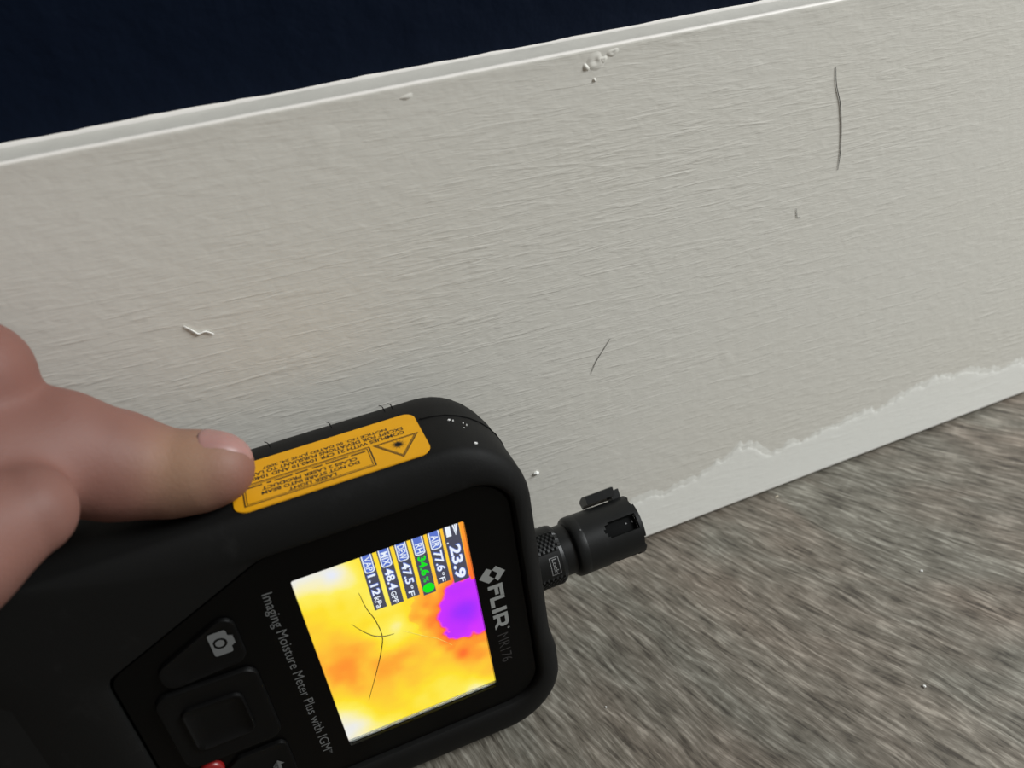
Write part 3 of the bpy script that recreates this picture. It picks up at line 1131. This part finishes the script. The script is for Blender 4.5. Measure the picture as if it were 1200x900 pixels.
dg = bpy.context.evaluated_depsgraph_get()
hm = bpy.data.meshes.new_from_object(raw.evaluated_get(dg))
bpy.data.objects.remove(raw)
P = np.empty(len(hm.vertices) * 3)
hm.vertices.foreach_get('co', P)
P = P.reshape(-1, 3) / MM
for it in range(5):
    P = P - (sdf(P) * 0.9)[:, None] * sdf_grad(P)
P[:, 1] = np.minimum(P[:, 1], -0.35)                   # skin flattens where it would press into the board
hm.vertices.foreach_set('co', (P * MM).ravel())
hm.update()
# skin tone: blanched where the joint is bent and pressed, redder over knuckle and thenar, with shade under the thumb put into the red
TIP = np.array((-14, -24.5, 90))
pale = np.exp(-((np.linalg.norm((P - np.array((-17.5, -26, 91.8))) * (1, 1, .9), axis=1) / 6.5) ** 2))
red = np.exp(-((np.linalg.norm(P - np.array((-44, -15, 110)), axis=1) / 12) ** 2)) + 0.9 * np.exp(-((np.linalg.norm(P - np.array((-34, -26, 90)), axis=1) / 9) ** 2)) \
    + 1.0 * np.exp(-((np.linalg.norm(P - np.array((-11, -29, 87)), axis=1) / 6) ** 2))
blot = vnoise2(P[:, 0] / 6 + P[:, 1] / 9, P[:, 2] / 6, 31) - .5
base = np.array((0.200, 0.096, 0.076))
colr = base * (1 + 0.16 * blot)[:, None]
colr = colr * (1 - pale)[:, None] + np.array((0.36, 0.225, 0.140)) * pale[:, None]
colr = colr * (1 - 0.45 * np.clip(red, 0, 1))[:, None] + np.array((0.18, 0.060, 0.047)) * (0.45 * np.clip(red, 0, 1))[:, None]
ca = hm.color_attributes.new('skin', 'FLOAT_COLOR', 'POINT')
ca.data.foreach_set('color', np.concatenate([colr, np.ones((len(P), 1))], 1).astype(np.float32).ravel())
t = NT('skin')
at = t.n('ShaderNodeVertexColor', layer_name='skin')
co = t.coord()
fine = t.noise(t.mapping(co, (1500, 1500, 1500)), 1.0, 3)
vor = t.n('ShaderNodeTexVoronoi', feature='DISTANCE_TO_EDGE')
vor.inputs['Scale'].default_value = 900
t.l(co, vor.inputs['Vector'])
hgt = t.math('MULTIPLY_ADD', vor.outputs['Distance'], 0.8, fine)
t.set(Base_Color=at.outputs['Color'], Roughness=0.60, Normal=t.bump(hgt, 0.00008, 0.5))
t.b.inputs['Subsurface Weight'].default_value = 0.18
t.b.inputs['Subsurface Radius'].default_value = (1.0, 0.35, 0.2)
t.b.inputs['Subsurface Scale'].default_value = 0.0025
t.b.inputs['Specular IOR Level'].default_value = 0.35
for p in hm.polygons:
    p.use_smooth = True
hand = link_mesh('hand', hm, t.m)
hand.data.name = 'hand'
tag(hand, 'bare left hand reaching in from the left, thumb pressed on the yellow label', 'hand')

# thumb nail: a curved plate just above the skin at the tip
tipc, prev = np.array((-12.8, -25.2, 89.9)), np.array((-15.5, -24.3, 89.8))
axis = (tipc - prev) / np.linalg.norm(tipc - prev)
up = np.array((0.10, 0.55, 0.83))
up = up - (up @ axis) * axis
up /= np.linalg.norm(up)
sd = np.cross(axis, up)
nu, nv = 17, 15
V, Fc = [], []
for off, lay in ((0.30, 0), (-0.25, 1)):
    for i in range(nu):
        s = i / (nu - 1)
        for j in range(nv):
            q = j / (nv - 1) * 2 - 1
            # rounded root, squarer free edge
            half = 0.92 * min(1.0, math.sqrt(max(0.0, 1 - max(0, (0.30 - s) / 0.30) ** 2)) * 0.97 + 0.03)
            if s > .8:
                half *= math.sqrt(max(0.05, 1 - ((s - .8) / .2) ** 2 * .55))
            angq = q * half
            rimf = max(abs(q) ** 6, ((0.2 - s) / 0.2) ** 2 if s < .2 else 0)
            offq = off if lay else 0.20 - 0.30 * rimf
            dv = up * math.cos(angq) + sd * math.sin(angq)
            c0 = prev + axis * (0.4 + s * 7.9)
            lo, hi_ = 0.0, 14.0
            for _ in range(22):
                md_ = (lo + hi_) / 2
                if sdf((c0 + dv * md_)[None])[0] < offq:
                    lo = md_
                else:
                    hi_ = md_
            V.append(c0 + dv * lo)
for lay in range(2):
    b0 = lay * nu * nv
    for i in range(nu - 1):
        for j in range(nv - 1):
            Fc.append((b0 + i * nv + j, b0 + (i + 1) * nv + j, b0 + (i + 1) * nv + j + 1, b0 + i * nv + j + 1))
rim = [i * nv for i in range(nu)] + [(nu - 1) * nv + j for j in range(1, nv)] + [i * nv + nv - 1 for i in range(nu - 2, -1, -1)] + [j for j in range(nv - 2, 0, -1)]
for a, b in zip(rim, rim[1:] + rim[:1]):
    Fc.append((a, b, b + nu * nv, a + nu * nv))
t = NT('nail')
t.set(Base_Color=(0.33, 0.175, 0.155, 1), Roughness=0.42)
t.b.inputs['Subsurface Weight'].default_value = 0.1
t.b.inputs['Subsurface Scale'].default_value = 0.002
nail = mesh_obj('thumb_nail', V, Fc, t.m, hand, smooth=60)
nail['label'] = 'pink thumb nail'

# ------------------------------------------------------------------ hairs, lint and crumbs
M_HAIR = plain('dark_hair', (0.022, 0.018, 0.016, 1), 0.5)
M_HAIRB = plain('brown_hair', (0.10, 0.065, 0.012, 1), 0.4)
M_HAIRG = plain('grey_hair', (0.16, 0.155, 0.145, 1), 0.5)
M_LINT = plain('white_lint', (0.85, 0.85, 0.82, 1), 0.7)


def hair(name, pts, r, mat, label, cat, world_mm=True):
    path = spline(pts, 6)
    n = len(path)
    rad = [r * (0.25 + 0.75 * math.sin(math.pi * min(1, (i + .6) / (n + .2))) ** .5) for i in range(n)]
    V, Fc = tube(path, rad, 6)
    o = mesh_obj(name, V, Fc, mat, None, smooth=80)
    tag(o, label, cat)
    return o


hair('hair', [(132.0, -.14, 126.3), (132.9, -.16, 122.3), (134.6, -.16, 118.2), (135.6, -.15, 114.5), (136.4, -.14, 110.5), (137.0, -.14, 106), (137.1, -.13, 101.8)], .10, M_HAIR,
     'long curved dark hair stuck upright on the white baseboard near its top right', 'hair')
hair('hair', [(76.0, -.12, 74.0), (74.0, -.13, 71.3), (72.0, -.13, 68.6), (70.6, -.12, 65.6)], .07, M_HAIRG,
     'faint short grey hair slanting on the middle of the baseboard', 'hair')
hair('hair', [(126.3, -.12, 94.6), (126.6, -.13, 93.2), (126.9, -.13, 92.3), (127.9, -.12, 92.1)], .06, M_HAIRG,
     'tiny bent grey hair below the long dark hair on the baseboard', 'hair')
hair('lint_thread', [(-12.6, -.22, 105.2), (-11.4, -.28, 103.8), (-10.6, -.3, 102.9), (-9.3, -.3, 103.0), (-8.0, -.25, 102.0)], .16, M_LINT,
     'small white bent lint thread on the baseboard above the thumb', 'lint')
sw = lambda x, y, z=0.24: to_world((x, y, z))
hair('hair', [sw(-15.3, -5.8), sw(-11, -5.3), sw(-7.0, -4.3), sw(-2.3, -3.9), sw(1.5, -4.9), sw(6, -6.7), sw(13.8, -10.2)], .11, M_HAIRB,
     'long bent brown hair lying across the glowing orange screen', 'hair')
hair('hair', [sw(-8.2, -8.8, .3), sw(-5.6, -7.3, .32), sw(-3.4, -5.6, .36), sw(-2.4, -4.0, .42), sw(-2.0, -2.8, .4), sw(-1.75, -1.5, .3)], .10, M_HAIRB,
     'short brown hair crossing the long one on the screen, left of the pale strand', 'hair')
hair('hair', [sw(-1.6, 0.2, .25), sw(.2, 2.2, .25), sw(2.4, 4.6, .25), sw(4.4, 6.9, .25), sw(7.4, 9.2, .25)], .06, plain('yellow_hair', (0.9, 0.72, 0.12, 1), .4),
     'pale yellow strand lying on the orange screen below the purple patch', 'hair')


def crumb(name, c, r, mat, label, seed):
    g = np.random.default_rng(seed)
    bm_ = bmesh.new()
    bmesh.ops.create_icosphere(bm_, subdivisions=2, radius=1.0)
    for v in bm_.verts:
        k = 0.75 + 0.5 * g.random()
        v.co = Vector((v.co.x * r[0] * k, v.co.y * r[1] * k, v.co.z * r[2] * k)) * MM
    me_ = bpy.data.meshes.new(name)
    bm_.to_mesh(me_)
    bm_.free()
    o = link_mesh(name, me_, mat, None)
    o.location = Vector(c) * MM
    tag(o, label, 'crumb')
    return o


crumb('plaster_crumb', (54.3, -.25, 40.4), (.75, .4, .55), M_LINT, 'white plaster crumb stuck on the baseboard beside the meter head', 1)
crumb('plaster_crumb', (121.5, -70.4, .28), (.36, .36, .34), M_LINT, 'round white crumb on the floor at the lower right', 2)
crumb('plaster_crumb', (147.2, -43.4, .2), (.42, .3, .24), M_LINT, 'small pale crumb on the floor in the upper right of the planks', 3)
crumb('plaster_crumb', (51.0, -42.6, .16), (.2, .2, .18), M_LINT, 'tiny white crumb on the floor just right of the meter', 4)
crumb('dust_fibre', (131, -2.4, .2), (.8, .3, .22), plain('tan_dust', (.4, .35, .27, 1), .8), 'small tan dust flake on the floor along the baseboard gap', 5)
